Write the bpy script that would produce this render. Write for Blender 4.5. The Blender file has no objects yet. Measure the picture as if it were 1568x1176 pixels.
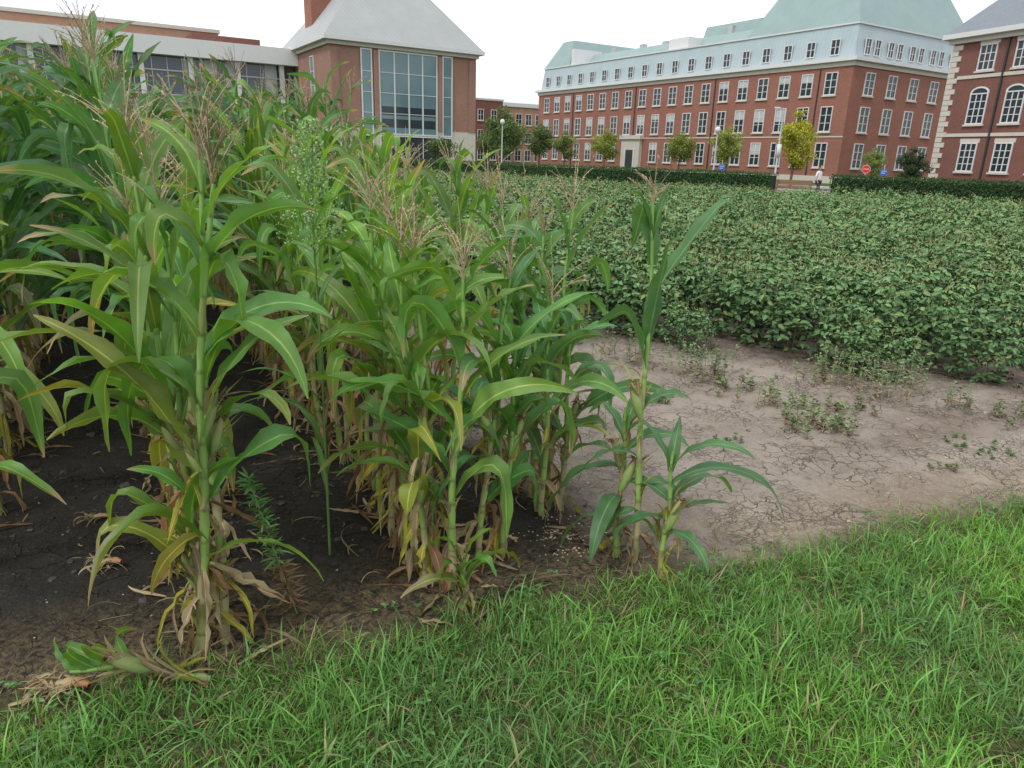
import bpy, math, numpy as np
from mathutils import Matrix, Vector
scene=bpy.context.scene
R=np.random.default_rng
pi=math.pi
# ---------------------------------------------------------------- plot grid (crop rows run at 30 deg)
P0=np.array([-.229,2.537]); NV=np.array([.866,.5]); DV=np.array([-.5,.866])
def G(n,d): 
    p=P0+n*NV+d*DV; return float(p[0]),float(p[1])
def toND(x,y):
    rx=x-P0[0]; ry=y-P0[1]
    return rx*NV[0]+ry*NV[1], rx*DV[0]+ry*DV[1]
def vn(x,y,s=1.,seed=0):
    r=R(seed+77); o=0
    for k in range(7):
        a=r.uniform(0,2*pi); f=s*r.uniform(.6,1.9); o=o+np.sin((x*math.cos(a)+y*math.sin(a))*f*2*pi+r.uniform(0,6.28))
    return o/4.
def gz(x,y):
    return .012*vn(x,y,.5,1)+.008*vn(x,y,2.,2)
# ---------------------------------------------------------------- mesh builder
class MB:
    def __init__(s): s.V=[];s.F=[];s.U=[];s.C=[];s.M=[];s.n=0
    def add(s,V,F,U,C,m):
        V=np.asarray(V,float).reshape(-1,3);F=np.asarray(F,int).reshape(-1,4)
        C=np.broadcast_to(np.asarray(C,float),(len(V),3)) if np.ndim(C)==1 else np.asarray(C,float).reshape(-1,3)
        if U is None: U=np.zeros((len(V),2))
        s.V.append(V);s.F.append(F+s.n);s.U.append(np.asarray(U,float).reshape(-1,2));s.C.append(C);s.M.append(np.full(len(F),m));s.n+=len(V)
    def grid(s,P,C,m=0):
        a,b=P.shape[:2]
        idx=np.arange(a*b).reshape(a,b)
        F=np.stack([idx[:-1,:-1],idx[:-1,1:],idx[1:,1:],idx[1:,:-1]],-1).reshape(-1,4)
        vv,uu=np.meshgrid(np.linspace(0,1,a),np.linspace(0,1,b),indexing='ij')
        s.add(P,F,np.stack([uu,vv],-1),C,m)
    def tube(s,path,rad,C,m=0,k=6):
        path=np.asarray(path,float); n=len(path)
        t=np.gradient(path,axis=0); t/=np.linalg.norm(t,axis=1)[:,None]+1e-9
        ref=np.array([0,0,1.]) if abs(t[0,2])<.9 else np.array([1.,0,0])
        a=np.cross(t,ref); a/=np.linalg.norm(a,axis=1)[:,None]+1e-9; b=np.cross(t,a)
        th=np.linspace(0,2*pi,k+1)
        rad=np.broadcast_to(rad,(n,))
        P=path[:,None,:]+rad[:,None,None]*(np.cos(th)[None,:,None]*a[:,None,:]+np.sin(th)[None,:,None]*b[:,None,:])
        if np.ndim(C)==2: C=np.repeat(np.asarray(C)[:,None,:],k+1,1)
        s.grid(P,C,m)
    def box(s,x0,x1,y0,y1,z0,z1,m=0,C=(1,1,1),top=None):
        if x0>x1:x0,x1=x1,x0
        if y0>y1:y0,y1=y1,y0
        t=top or (x0,x1,y0,y1)
        V=[(x0,y0,z0),(x1,y0,z0),(x1,y1,z0),(x0,y1,z0),(t[0],t[2],z1),(t[1],t[2],z1),(t[1],t[3],z1),(t[0],t[3],z1)]
        F=[(0,3,2,1),(4,5,6,7),(0,1,5,4),(1,2,6,5),(2,3,7,6),(3,0,4,7)]
        s.add(V,F,None,C,m)
    def cloud(s,pos,dr,nr,ln,wd,C,m=0,fold=.12):
        N=len(pos); ln=np.broadcast_to(ln,(N,))[:,None]; wd=np.broadcast_to(wd,(N,))[:,None]
        dr=dr/(np.linalg.norm(dr,axis=1)[:,None]+1e-9)
        sd=np.cross(dr,nr); sd/=np.linalg.norm(sd,axis=1)[:,None]+1e-9
        nn=np.cross(sd,dr)
        p=[pos,pos+dr*ln*.32+sd*wd*.5+nn*wd*fold,pos+dr*ln*.7+sd*wd*.36+nn*wd*fold-nn*ln*.03,pos+dr*ln-nn*ln*.1,
           pos+dr*ln*.7-sd*wd*.36+nn*wd*fold-nn*ln*.03,pos+dr*ln*.32-sd*wd*.5+nn*wd*fold]
        V=np.stack(p,1).reshape(-1,3)
        b=np.arange(N)[:,None]*6
        F=np.concatenate([b+np.array([0,1,2,3]),b+np.array([0,3,4,5])],1).reshape(-1,4)
        C=np.broadcast_to(np.asarray(C,float),(N,3)); C=np.repeat(C,6,0)
        U=np.tile(np.array([(.5,0),(1,.3),(.8,.7),(.5,1),(.2,.7),(0,.3)]),(N,1))
        s.add(V,F,U,C,m)
    def mesh(s,name,mats,smooth=True):
        V=np.concatenate(s.V);F=np.concatenate(s.F);U=np.concatenate(s.U);C=np.concatenate(s.C);M=np.concatenate(s.M)
        me=bpy.data.meshes.new(name)
        me.vertices.add(len(V)); me.vertices.foreach_set("co",V.astype(np.float32).ravel())
        me.loops.add(len(F)*4); me.loops.foreach_set("vertex_index",F.astype(np.int32).ravel())
        me.polygons.add(len(F)); me.polygons.foreach_set("loop_start",(np.arange(len(F))*4).astype(np.int32))
        for m in mats: me.materials.append(m)
        me.polygons.foreach_set("material_index",M.astype(np.int32))
        me.polygons.foreach_set("use_smooth",np.full(len(F),smooth))
        me.update(calc_edges=True)
        uv=me.uv_layers.new(name="UVMap"); uv.data.foreach_set("uv",U[F.ravel()].astype(np.float32).ravel())
        ca=me.color_attributes.new("Col","FLOAT_COLOR","POINT")
        ca.data.foreach_set("color",np.concatenate([C,np.ones((len(C),1))],1).astype(np.float32).ravel())
        return me
    def obj(s,name,mats,smooth=True,parent=None,loc=None,rz=None):
        o=bpy.data.objects.new(name,s.mesh(name,mats,smooth)); scene.collection.objects.link(o)
        if parent: o.parent=parent
        if loc is not None:o.location=loc
        if rz is not None:o.rotation_euler=(0,0,rz)
        return o
def empty(name,loc=(0,0,0),rz=0):
    e=bpy.data.objects.new(name,None); scene.collection.objects.link(e); e.location=loc; e.rotation_euler=(0,0,rz); e.empty_display_size=.3; return e
# ---------------------------------------------------------------- materials
class NT:
    def __init__(s,name):
        s.m=bpy.data.materials.new(name); s.m.use_nodes=True; s.t=s.m.node_tree; s.t.nodes.clear()
        s.out=s.t.nodes.new('ShaderNodeOutputMaterial')
    def n(s,typ,ins=None,**props):
        nd=s.t.nodes.new('ShaderNode'+typ)
        for k,v in props.items(): setattr(nd,k,v)
        for k,v in (ins or {}).items():
            if isinstance(v,bpy.types.NodeSocket): s.t.links.new(v,nd.inputs[k])
            else: nd.inputs[k].default_value=v
        return nd
    def math(s,op,a,b=0.,c=None,clamp=False):
        i={0:a,1:b}
        if c is not None:i[2]=c
        return s.n('Math',i,operation=op,use_clamp=clamp).outputs[0]
    def mix(s,f,a,b,bt='MIX'):
        nd=s.t.nodes.new('ShaderNodeMix'); nd.data_type='RGBA'; nd.blend_type=bt
        for k,v in ((0,f),(6,a),(7,b)):
            if isinstance(v,bpy.types.NodeSocket): s.t.links.new(v,nd.inputs[k])
            else: nd.inputs[k].default_value=(tuple(v)+(1,) if k>0 and len(v)==3 else v)
        return nd.outputs[2]
    def noise(s,scale,vec=None,detail=4,rough=.6,out=0,dist=0.):
        i={'Scale':scale,'Detail':detail,'Roughness':rough,'Distortion':dist}
        if vec is not None:i['Vector']=vec
        return s.n('TexNoise',i).outputs[out]
    def ramp(s,f,a,b):
        return s.n('MapRange',{0:f,1:a,2:b}).outputs[0]
    def fin(s,sh): s.t.links.new(sh,s.out.inputs[0]); return s.m
    def pbr(s,col,rough=.7,bump=None,bs=.3,bd=.01,spec=.3,metal=0.,normal=None):
        i={'Base Color':col if isinstance(col,bpy.types.NodeSocket) else tuple(col)+(1,),'Roughness':rough,'Specular IOR Level':spec,'Metallic':metal}
        if bump is not None:
            i['Normal']=s.n('Bump',{'Height':bump,'Strength':bs,'Distance':bd}).outputs[0]
        return s.n('BsdfPrincipled',i).outputs[0]
def m_leaf(name,trans=.35,rough=.45,midrib=True,spec=.4,veins=True,nz_=True):
    k=NT(name)
    col=k.n('Attribute',attribute_name='Col').outputs[0]
    oi=k.n('ObjectInfo').outputs['Random']
    v=k.math('MULTIPLY_ADD',oi,.25,.88)
    if nz_:
        geo=k.n('NewGeometry').outputs['Position']
        v=k.math('ADD',k.math('MULTIPLY',k.noise(9.,geo,1),.7),k.math('MULTIPLY_ADD',oi,.3,.5))
    vc=k.n('CombineColor',{0:v,1:v,2:v}).outputs[0]
    c=k.mix(1.,col,vc,'MULTIPLY')
    bump=None
    if midrib:
        uv=k.n('UVMap').outputs[0]; sx=k.n('SeparateXYZ',{0:uv})
        u=k.math('ABSOLUTE',k.math('SUBTRACT',sx.outputs[0],.5))
        rib=k.ramp(u,.06,.02)
        lighter=k.mix(1.,c,(2.5,1.75,2.2),'MULTIPLY')
        c=k.mix(k.math('MULTIPLY',rib,.9),c,lighter)
        if veins:
            w=k.math('SINE',k.math('MULTIPLY',u,150.))
            w2=k.math('MULTIPLY_ADD',w,.10,1.)
            c=k.mix(1.,c,k.n('CombineColor',{0:w2,1:w2,2:w2}).outputs[0],'MULTIPLY')
            bump=w
    pb=k.pbr(c,rough,bump,.25,.002,spec)
    if trans<=0: return k.fin(pb)
    tc=k.mix(1.,c,(1.6,1.4,.55),'MULTIPLY')
    tr=k.n('BsdfTranslucent',{0:tc}).outputs[0]
    return k.fin(k.n('MixShader',{0:trans,1:pb,2:tr}).outputs[0])
M_CORN=m_leaf('corn_leaf',.36,.38,spec=.5)
M_STALK=m_leaf('corn_stalk',.0,.55,False,.3)
M_DRY=m_leaf('dry_leaf',.15,.8,True,.1)
M_SOY=m_leaf('soy_leaf',.0,.5,True,.28,False,False)
M_GRASS=m_leaf('grass_blade',.35,.45,True,.3,False,False)
M_TREE=m_leaf('tree_leaf',.2,.55,False,.25,False,False)
def m_simple(name,col,rough=.7,var=.15,scale=3.,spec=.3,metal=0.,bs=.2):
    k=NT(name); tc=k.n('TexCoord').outputs['Object']
    nz=k.noise(scale,tc,5); f=k.math('MULTIPLY_ADD',nz,2*var,1-var)
    c=k.mix(1.,col,k.n('CombineColor',{0:f,1:f,2:f}).outputs[0],'MULTIPLY')
    return k.fin(k.pbr(c,rough,nz,bs,.01,spec,metal))
def m_brick(name,c1,c2,mortar):
    k=NT(name); tc=k.n('TexCoord').outputs['Object']; sx=k.n('SeparateXYZ',{0:tc})
    xy=k.math('ADD',sx.outputs[0],sx.outputs[1])
    v=k.n('CombineXYZ',{0:xy,1:sx.outputs[2],2:0.}).outputs[0]
    b=k.n('TexBrick',{'Vector':v,'Color1':c1+(1,),'Color2':c2+(1,),'Mortar':mortar+(1,),'Scale':1.,'Mortar Size':.008,'Brick Width':.22,'Row Height':.075})
    nz=k.noise(.5,tc,5); nz2=k.noise(5.,tc,4)
    f=k.math('ADD',k.math('MULTIPLY_ADD',nz,.4,.62),k.math('MULTIPLY',nz2,.35))
    c=k.mix(1.,b.outputs[0],k.n('CombineColor',{0:f,1:f,2:f}).outputs[0],'MULTIPLY')
    return k.fin(k.pbr(c,.85,b.outputs[1],.2,.01,.2))
def m_seam(name,col,period=.45):
    k=NT(name); tc=k.n('TexCoord').outputs['Object']; sx=k.n('SeparateXYZ',{0:tc})
    xy=k.math('ADD',sx.outputs[0],sx.outputs[1])
    s_=k.math('PINGPONG',k.math('DIVIDE',xy,period),.5)
    line=k.ramp(s_,.08,.0)
    nz=k.noise(.6,tc,4); f=k.math('MULTIPLY_ADD',nz,.3,.85)
    c=k.mix(1.,col,k.n('CombineColor',{0:f,1:f,2:f}).outputs[0],'MULTIPLY')
    c=k.mix(k.math('MULTIPLY',line,.45),c,tuple(x*.55 for x in col))
    return k.fin(k.pbr(c,.5,line,.3,.03,.3))
M_BRICK=m_brick('brick_red',(.31,.115,.078),(.25,.09,.062),(.32,.22,.18))
M_BRICK2=m_brick('brick_brown',(.32,.16,.12),(.27,.135,.10),(.36,.28,.23))
M_BRICK3=m_brick('brick_dark',(.19,.07,.055),(.155,.058,.047),(.26,.17,.14))
M_BRICKO=m_brick('brick_orange',(.46,.24,.15),(.41,.21,.13),(.46,.36,.28))
M_STONE=m_simple('limestone',(.54,.51,.45),.8)
M_WHITE=m_simple('white_trim',(.64,.65,.65),.6,.05)
M_COPPER=m_seam('pale_grey_metal',(.41,.50,.53))
M_TEAL=m_seam('teal_metal_roof',(.27,.37,.36))
M_GREYROOF=m_seam('grey_metal_roof',(.38,.40,.395),.5)
M_SLATE=m_simple('slate_roof',(.22,.25,.28),.7,.2,4.)
M_GLASS=m_simple('window_glass',(.03,.042,.052),.08,.3,.5,.4)
M_GLASSW=m_simple('wing_glass',(.06,.085,.11),.1,.5,.25,.6)
M_GLASSB=m_simple('blue_glass',(.13,.22,.24),.08,.5,.22,.6)
M_BLIND=m_simple('window_blind',(.46,.48,.49),.7)
M_METAL=m_simple('galvanised_pole',(.45,.46,.47),.4,.1,3.,.5,.3)
M_DARKMETAL=m_simple('dark_metal',(.04,.045,.045),.5)
M_RED=m_simple('sign_red',(.6,.02,.03),.5,.05)
M_BLUE=m_simple('sign_blue',(.03,.12,.45),.5,.05)
M_BARK=m_simple('bark',(.16,.11,.075),.9,.3,20.)
M_ASPH=m_simple('asphalt',(.06,.06,.062),.9,.2,8.)
M_CONC=m_simple('concrete',(.42,.4,.37),.85,.12,2.)
M_WOOD=m_simple('weathered_wood',(.24,.15,.09),.8,.2,10.)
M_SKIN=m_simple('skin',(.5,.3,.22),.6,.05)
M_SHIRT=m_simple('white_shirt',(.7,.7,.72),.8,.05)
M_PANTS=m_simple('dark_trousers',(.04,.045,.06),.8)
M_HAIR=m_simple('hair',(.03,.02,.015),.7)
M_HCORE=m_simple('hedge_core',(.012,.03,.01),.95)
def m_ground():
    k=NT('ground_soil_and_grass'); pos=k.n('NewGeometry').outputs['Position']
    rel=k.n('VectorMath',{0:pos,1:(P0[0],P0[1],0)},operation='SUBTRACT').outputs[0]
    nn=k.n('VectorMath',{0:rel,1:(NV[0],NV[1],0)},operation='DOT_PRODUCT').outputs['Value']
    dd=k.n('VectorMath',{0:rel,1:(DV[0],DV[1],0)},operation='DOT_PRODUCT').outputs['Value']
    big=k.noise(1.1,pos,5,.6); med=k.noise(5.,pos,6,.65); fine=k.noise(60.,pos,6,.7)
    dark=k.mix(med,(.019,.0175,.0155),(.05,.045,.039)); dark=k.mix(k.ramp(fine,.55,.75),dark,(.09,.08,.07))
    pale=k.mix(k.ramp(big,.35,.68),(.265,.218,.178),(.40,.345,.29)); pale=k.mix(k.math('MULTIPLY',k.ramp(med,.45,.75),.8),pale,(.22,.175,.14))
    pale=k.mix(k.math('MULTIPLY',k.ramp(fine,.4,.7),.4),pale,(.46,.40,.345))
    wv=k.n('VectorMath',{0:pos,1:k.n('VectorMath',{0:k.noise(3.,pos,4,.6,1),1:(.34,.34,.34)},operation='MULTIPLY').outputs[0]},operation='ADD').outputs[0]
    vor=k.n('TexVoronoi',{'Vector':wv,'Scale':8.5,'Randomness':1.},feature='DISTANCE_TO_EDGE').outputs[0]
    vor2=k.n('TexVoronoi',{'Vector':wv,'Scale':21.,'Randomness':1.},feature='DISTANCE_TO_EDGE').outputs[0]
    cr=k.ramp(vor,.035,.004); cr2=k.math('MULTIPLY',k.ramp(vor2,.05,.01),k.ramp(k.noise(2.3,pos,2),.50,.62))
    crm=k.ramp(k.noise(1.9,pos,4),.46,.60)
    cr=k.math('MULTIPLY',cr,crm); crk=k.math('MAXIMUM',cr,k.math('MULTIPLY',cr2,.7))
    pale=k.mix(k.math('MULTIPLY',crk,.5),pale,(.11,.085,.065))
    trk=k.math('MULTIPLY',k.ramp(k.math('ABSOLUTE',k.math('SUBTRACT',k.math('ADD',dd,k.math('MULTIPLY',big,.5)),.45)),.32,.08),k.ramp(nn,2.,3.2))
    pale=k.mix(k.math('MULTIPLY',trk,k.math('MULTIPLY_ADD',med,.9,.1)),pale,(.17,.13,.10))
    dark=k.mix(k.math('MULTIPLY',crk,.4),dark,(.012,.01,.009))
    edge=k.math('MULTIPLY_ADD',big,.9,k.math('MULTIPLY',med,.5))
    pm=k.ramp(k.math('ADD',nn,k.math('MULTIPLY',edge,.6)),1.1,1.5)
    soil=k.mix(pm,dark,pale)
    sb=k.ramp(k.math('ADD',k.math('ADD',dd,k.math('MULTIPLY',nn,1.42)),k.math('MULTIPLY',med,.8)),7.7,8.5)
    soil=k.mix(k.math('MULTIPLY',sb,.7),soil,(.09,.065,.05))
    gl=k.math('ADD',k.math('ADD',dd,k.math('MULTIPLY',nn,.155)),k.math('MULTIPLY_ADD',med,.25,k.math('MULTIPLY',big,.2)))
    th=k.ramp(gl,.66,.2); th2=k.math('MULTIPLY',th,k.ramp(k.noise(22.,pos,5,.75,0,1.5),.40,.60))
    soil=k.mix(k.math('MULTIPLY',th2,.8),soil,(.22,.165,.095))
    gr=k.mix(med,(.045,.07,.022),(.09,.095,.04)); gr=k.mix(k.ramp(fine,.45,.7),gr,(.18,.16,.08))
    c=k.mix(k.ramp(gl,.12,-.05),soil,gr)
    lawn=k.mix(med,(.05,.10,.025),(.08,.14,.035))
    c=k.mix(k.ramp(dd,34.,36.),c,lawn)
    h=k.math('ADD',k.math('MULTIPLY',med,1.2),k.math('ADD',k.math('MULTIPLY',fine,.35),k.math('MULTIPLY',crk,-.6)))
    return k.fin(k.pbr(c,.92,h,1.,.035,.15))
M_GROUND=m_ground()
# ---------------------------------------------------------------- ground sheet
def axis(lo,hi,step,far):
    a=list(np.arange(lo,hi,step)); s=step; x=a[0]
    L=[]
    while x>-far: s*=1.25; x-=s; L.append(x)
    s=step; x=a[-1]; H=[]
    while x<far: s*=1.25; x+=s; H.append(x)
    return np.array(L[::-1]+a+H)
xs=axis(-4,6,.04,900); ys=axis(.3,9,.04,900)
X,Y=np.meshgrid(xs,ys,indexing='xy')
mask=np.clip(1-(np.hypot(X,Y-4)-9)/6,0,1)
Z=gz(X,Y)*mask+.007*vn(X,Y,6.,5)*mask
g=MB(); g.grid(np.stack([X,Y,Z],-1),(1,1,1)); g.obj('ground',[M_GROUND])
# ---------------------------------------------------------------- corn
def sstep(x,a,b):
    t=np.clip((x-a)/(b-a),0,1); return t*t*(3-2*t)
def leaf(mb,r,base,az,L,hw,el0,el1,cp=1.,col=(.1,.24,.05),col2=None,twist=0.,wave=.25,fold=.35,m=0,seg=14,kink=None,azd=0.,tip=None,bw=.45):
    s=np.linspace(0,1,seg+1)
    el=el0+(el1-el0)*s**cp
    if kink: el=el-kink[1]*sstep(s,kink[0],kink[0]+.12)
    el=np.maximum(el,-1.52)
    a=az+azd*s**2
    t=np.stack([np.cos(el)*np.cos(a),np.cos(el)*np.sin(a),np.sin(el)],-1)
    c=np.zeros((seg+1,3)); c[1:]=np.cumsum((t[:-1]+t[1:])*.5*L/seg,0); c+=np.asarray(base)
    sd=np.stack([-np.sin(a),np.cos(a),0*a],-1); up=np.cross(t,sd)
    tw=twist*s**1.3
    sd2=sd*np.cos(tw)[:,None]+up*np.sin(tw)[:,None]; up2=up*np.cos(tw)[:,None]-sd*np.sin(tw)[:,None]
    w=hw*(bw+(1-bw)*sstep(s,0,.3))*np.clip(1-((s-.25).clip(0)/.76)**1.9,.0,1)**.9+.0008
    P=[]
    ph=r.uniform(0,6.28,2); fr=r.uniform(16,26)
    for j in (-1,-.5,0,.5,1):
        aj=abs(j); p_=ph[0] if j<0 else ph[1]
        wv=wave*aj**1.5*np.sin(p_+fr*s)*sstep(s,.05,.3)
        P.append(c+sd2*(j*w*math.cos(fold))[:,None]+up2*(aj*w*math.sin(fold)+wv*w)[:,None])
    P=np.stack(P,1)
    C=np.broadcast_to(np.asarray(col,float),(seg+1,5,3)).copy()
    if col2 is not None:
        f=np.clip(s[:,None]*1.6-.75+np.array([.3,0,-.3,0,.3])[None]+r.uniform(-.3,.3),0,1)[...,None]; C=C*(1-f)+np.asarray(col2)*f
    if tip: 
        f=sstep(s,1-tip,1-tip*.4)[:,None,None]; C=C*(1-f)+np.array([.38,.30,.15])*f
    mb.grid(P,C,m)
    return c
TAN=np.array([.43,.35,.21]); BRN=np.array([.18,.11,.06]); YEL=np.array([.40,.38,.07])
CG=(.145,.32,.06)
def corn(mb,seed,H,nl=12,L=.72,hw=.038,az=None,tassel=True,dry=3,lean=(0,0),ear=1,col=CG,base=(0,0,0),rs=.0125,erect=0.,ydry=3,tassellen=.3,custom=None,mess=1.):
    r=R(seed); az0=r.uniform(0,2*pi) if az is None else az
    Hs=H-(tassellen*.85 if tassel else .25*L)
    base=np.array(base,float)
    def pt(z): 
        f=z/Hs; return base+np.array([lean[0]*f**1.3*Hs+.008*math.sin(9*f+seed),lean[1]*f**1.3*Hs+.008*math.cos(7*f+seed),z])
    zs=[Hs*(.04+.95*((k+.3)/nl)**1.0) for k in range(nl)]
    path=[];rad=[];cc=[]
    prev=-.02
    for k,z in enumerate(zs+[Hs]):
        tanq=r.random()
        for f in (.0,.12,.55,.93):
            zz=prev+(z-prev)*f; g_=zz/Hs
            path.append(pt(max(zz,-.02)) if zz>0 else base+np.array([0,0,zz])); rr=rs*(1.2-.78*max(g_,0))*(.98 if f==.12 else (1.2 if f==.0 else (1.2 if f==.55 else 1.06)))
            rad.append(rr)
            cl=np.array([.26,.36,.10])*(1-g_)+np.array([.20,.37,.09])*g_
            if tanq<.75-1.3*g_: 
                q=r.uniform(.5,1); cl=cl*(1-q)+TAN*.85*q
            elif tanq>.9: cl=cl*.6+np.array([.2,.1,.05])*.4
            if f==0.: cl=cl*.6
            cc.append(cl)
        prev=z
    mb.tube(path,np.array(rad),np.array(cc),1,8)
    for q in range(6):
        a=r.uniform(0,6.28); mb.tube([base+np.array([0,0,.05]),base+np.array([.025*math.cos(a),.025*math.sin(a),.02]),base+np.array([.04*math.cos(a),.04*math.sin(a),-.02])],.003,(.25,.17,.09),1,4)
    col=np.asarray(col)
    for q in range(int(9*mess)):
        z=Hs*r.uniform(.02,.5)**1.; a=r.uniform(0,6.28); b=pt(z)+np.array([math.cos(a),math.sin(a),0])*rs*.6
        cl=(TAN*r.uniform(.5,1.) if r.random()<.7 else (YEL*.7+col*.3))
        leaf(mb,r,b,a,r.uniform(.08,.22),rs*r.uniform(.7,1.3),1.45,r.uniform(-.6,1.2),3.,cl,twist=r.uniform(-1,1),wave=.3,fold=.7,m=2,seg=7,bw=.9)
    for k in range(nl):
        f=k/(nl-1); b=pt(zs[k]); a=az0+(k%2)*pi+r.normal(0,.32)
        if k<dry or (k<dry+3 and r.random()<.4*mess):
            for q in range(2+(r.random()<.5) if k<dry else 1):
                cl=TAN*r.uniform(.6,1.1) if r.random()<.65 else BRN*r.uniform(.9,1.8)
                if r.random()<.25: cl=YEL*.8
                leaf(mb,r,b+np.array([0,0,.02]),a+r.normal(0,1.)*(q or k>=dry),L*r.uniform(.25,.6),hw*r.uniform(.25,.6),r.uniform(-.3,.9),-1.5,r.uniform(.15,.4),cl,twist=r.uniform(-3.5,3.5),wave=.5,fold=r.uniform(.3,1.2),m=2,seg=10,kink=(r.uniform(.2,.6),r.uniform(-.8,.8)),azd=r.normal(0,.8))
        if k>=dry and custom is None:
            c=col*r.uniform(.75,1.2)*np.array([r.uniform(.85,1.25),1,r.uniform(.8,1.4)]); c2=None
            if k<dry+ydry and r.random()<.6: 
                c2=YEL*r.uniform(.6,1.) if r.random()<.55 else TAN*.8
                if r.random()<.3: c=c*.55+YEL*.4
            Lk=L*(.5+.66*math.sin(pi*min(1,.08+f*.9)))*r.uniform(.8,1.12)
            e0=.98+.32*f+r.normal(0,.13)+erect*.15; e1=-1.15+1.45*f**1.8+r.normal(0,.45)+erect
            kk=(r.uniform(.35,.75),r.uniform(.6,1.7)) if r.random()<.36 else None
            leaf(mb,r,b,a,Lk,hw*(.8+.35*math.sin(pi*f)),e0,min(e1,e0-.2),r.uniform(1.,1.8),c,c2,twist=r.normal(0,1.1),wave=r.uniform(.15,.42),fold=r.uniform(.1,.55),kink=kk,azd=r.normal(0,.45),tip=(r.uniform(.05,.25) if r.random()<.4 else None))
    if custom:
        for (z,a,Lk,h_,e0,e1,cp,kk,tw) in custom:
            leaf(mb,r,pt(z),a,Lk,h_,e0,e1,cp,col*r.uniform(.85,1.15),None,twist=tw,wave=r.uniform(.12,.28),fold=r.uniform(.1,.35),kink=kk,seg=18)
    for e in range(ear):
        k=int(nl*.42)+e; b=pt(zs[k]); a=az0+(k%2)*pi+r.normal(0,.3)
        t=np.linspace(0,1,8); el=1.25
        dr=np.array([math.cos(el)*math.cos(a),math.cos(el)*math.sin(a),math.sin(el)])
        le=r.uniform(.15,.2); pth=b+t[:,None]*dr*le
        mb.tube(pth,.024*np.sin(pi*(t*.86+.07))**.7*r.uniform(.7,1),np.outer(1-t,[.2,.34,.09])+np.outer(t,[.36,.36,.16]),1,8)
        for q in range(7):
            leaf(mb,r,b+dr*le*r.uniform(.1,.5),a+r.normal(0,.9),le*r.uniform(.7,1.1),.014,el+r.normal(0,.15),el-.5,1,(.28,.36,.14) if q%2 else TAN,TAN,m=2,seg=6)
        for q in range(14):
            leaf(mb,r,b+dr*le*.93,r.uniform(0,6.28),.05,.0028,r.uniform(.3,1.4),-.9,1,BRN*.8,m=2,seg=4,wave=0)
    if tassel:
        b=pt(Hs*.985); n=r.integers(8,14)
        tc=np.array([.50,.39,.25])*r.uniform(.8,1.1)
        for q in range(n+1):
            a=r.uniform(0,2*pi); ln=tassellen*(1. if q==0 else r.uniform(.5,.85)); e=1.5 if q==0 else r.uniform(.8,1.35)
            s=np.linspace(0,1,7); st=b+np.array([0,0,0 if q==0 else r.uniform(.0,.3)*tassellen])
            el=e-(.1 if q==0 else r.uniform(.1,.8))*s
            d_=np.stack([np.cos(el)*math.cos(a),np.cos(el)*math.sin(a),np.sin(el)],-1); p=st+np.cumsum(d_,0)*ln/7
            p=np.concatenate([st[None],p])
            mb.tube(p,np.linspace(.0024,.0011,8),tc*.85,1,4)
            m_=16 if q else 24; fi=r.uniform(.15,1,m_)*7; i=np.minimum(fi.astype(int),6); ps=p[i]+(p[i+1]-p[i])*(fi-i)[:,None]
            dv=d_[i]+r.normal(0,.45,(m_,3)); mb.cloud(ps,dv,r.normal(0,1,(m_,3)),.012,.0045,tc*r.uniform(.7,1.2,(m_,1)),1)
def cornobj(name,seed,x,y,H,**kw):
    mb=MB(); corn(mb,seed,H,**kw); return mb.obj(name,[M_CORN,M_STALK,M_DRY],loc=(x,y,float(gz(x,y))))
BG=(.085,.205,.075)
C20=[(1.18,.15,.60,.048,1.08,.85,1.,(.74,1.9),.4),(1.32,2.2,.44,.052,1.45,1.25,1.,(.5,2.6),.3),(1.0,-1.2,.5,.044,1.4,1.3,1.,(.8,1.),.9),(.90,2.9,.38,.052,1.3,1.0,1.,(.6,1.6),1.2),(.72,.2,.24,.036,1.0,-.6,1.,None,.5),(1.42,.5,.22,.02,1.4,1.2,1.,None,.2),(1.42,3.4,.28,.022,1.35,.9,1.,(.6,1.2),.2),(.5,3.1,.34,.036,1.,-1.4,.7,None,.4),(.36,.3,.3,.034,.9,-1.4,.7,None,.4),(.26,3.6,.3,.03,.8,-1.5,.6,None,.4),(1.05,1.2,.3,.03,1.4,.9,1.,(.5,1.2),.6)]
C21=[(.42,3.1,.52,.046,.9,-1.5,.5,None,.3),(.5,.1,.34,.04,1.1,-.9,1.,None,.5),(.3,4.2,.4,.04,.8,-1.4,.6,None,-.6),(.56,2.4,.3,.034,1.2,.2,1.,(.6,1.2),.4),(.35,-.6,.34,.036,.9,-1.2,.8,None,.3),(.2,3.,.34,.034,.7,-1.4,.6,None,.8),(.15,.4,.26,.03,.9,-1.2,.7,None,-.6),(.6,.8,.26,.028,1.3,.8,1.,None,.4)]
C22=[(.44,-.12,.64,.042,.85,-1.5,1.,None,.25),(.36,.5,.42,.036,.9,-1.1,1.,None,-.4),(.5,-.5,.4,.034,1.2,-.6,1.2,None,.5),(.52,2.6,.34,.034,1.2,.3,1.,(.6,1.3),.4),(.2,-.9,.3,.03,1.,-1.3,.8,None,.4),(.3,.2,.28,.016,.5,-.3,1.,None,.4),(.26,3.3,.34,.034,.9,-1.4,.7,None,.4),(.15,1.5,.26,.03,.9,-1.2,.7,None,-.6),(.5,1.2,.24,.026,1.3,.6,1.,None,.4)]
MD=(.115,.275,.075)
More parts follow.
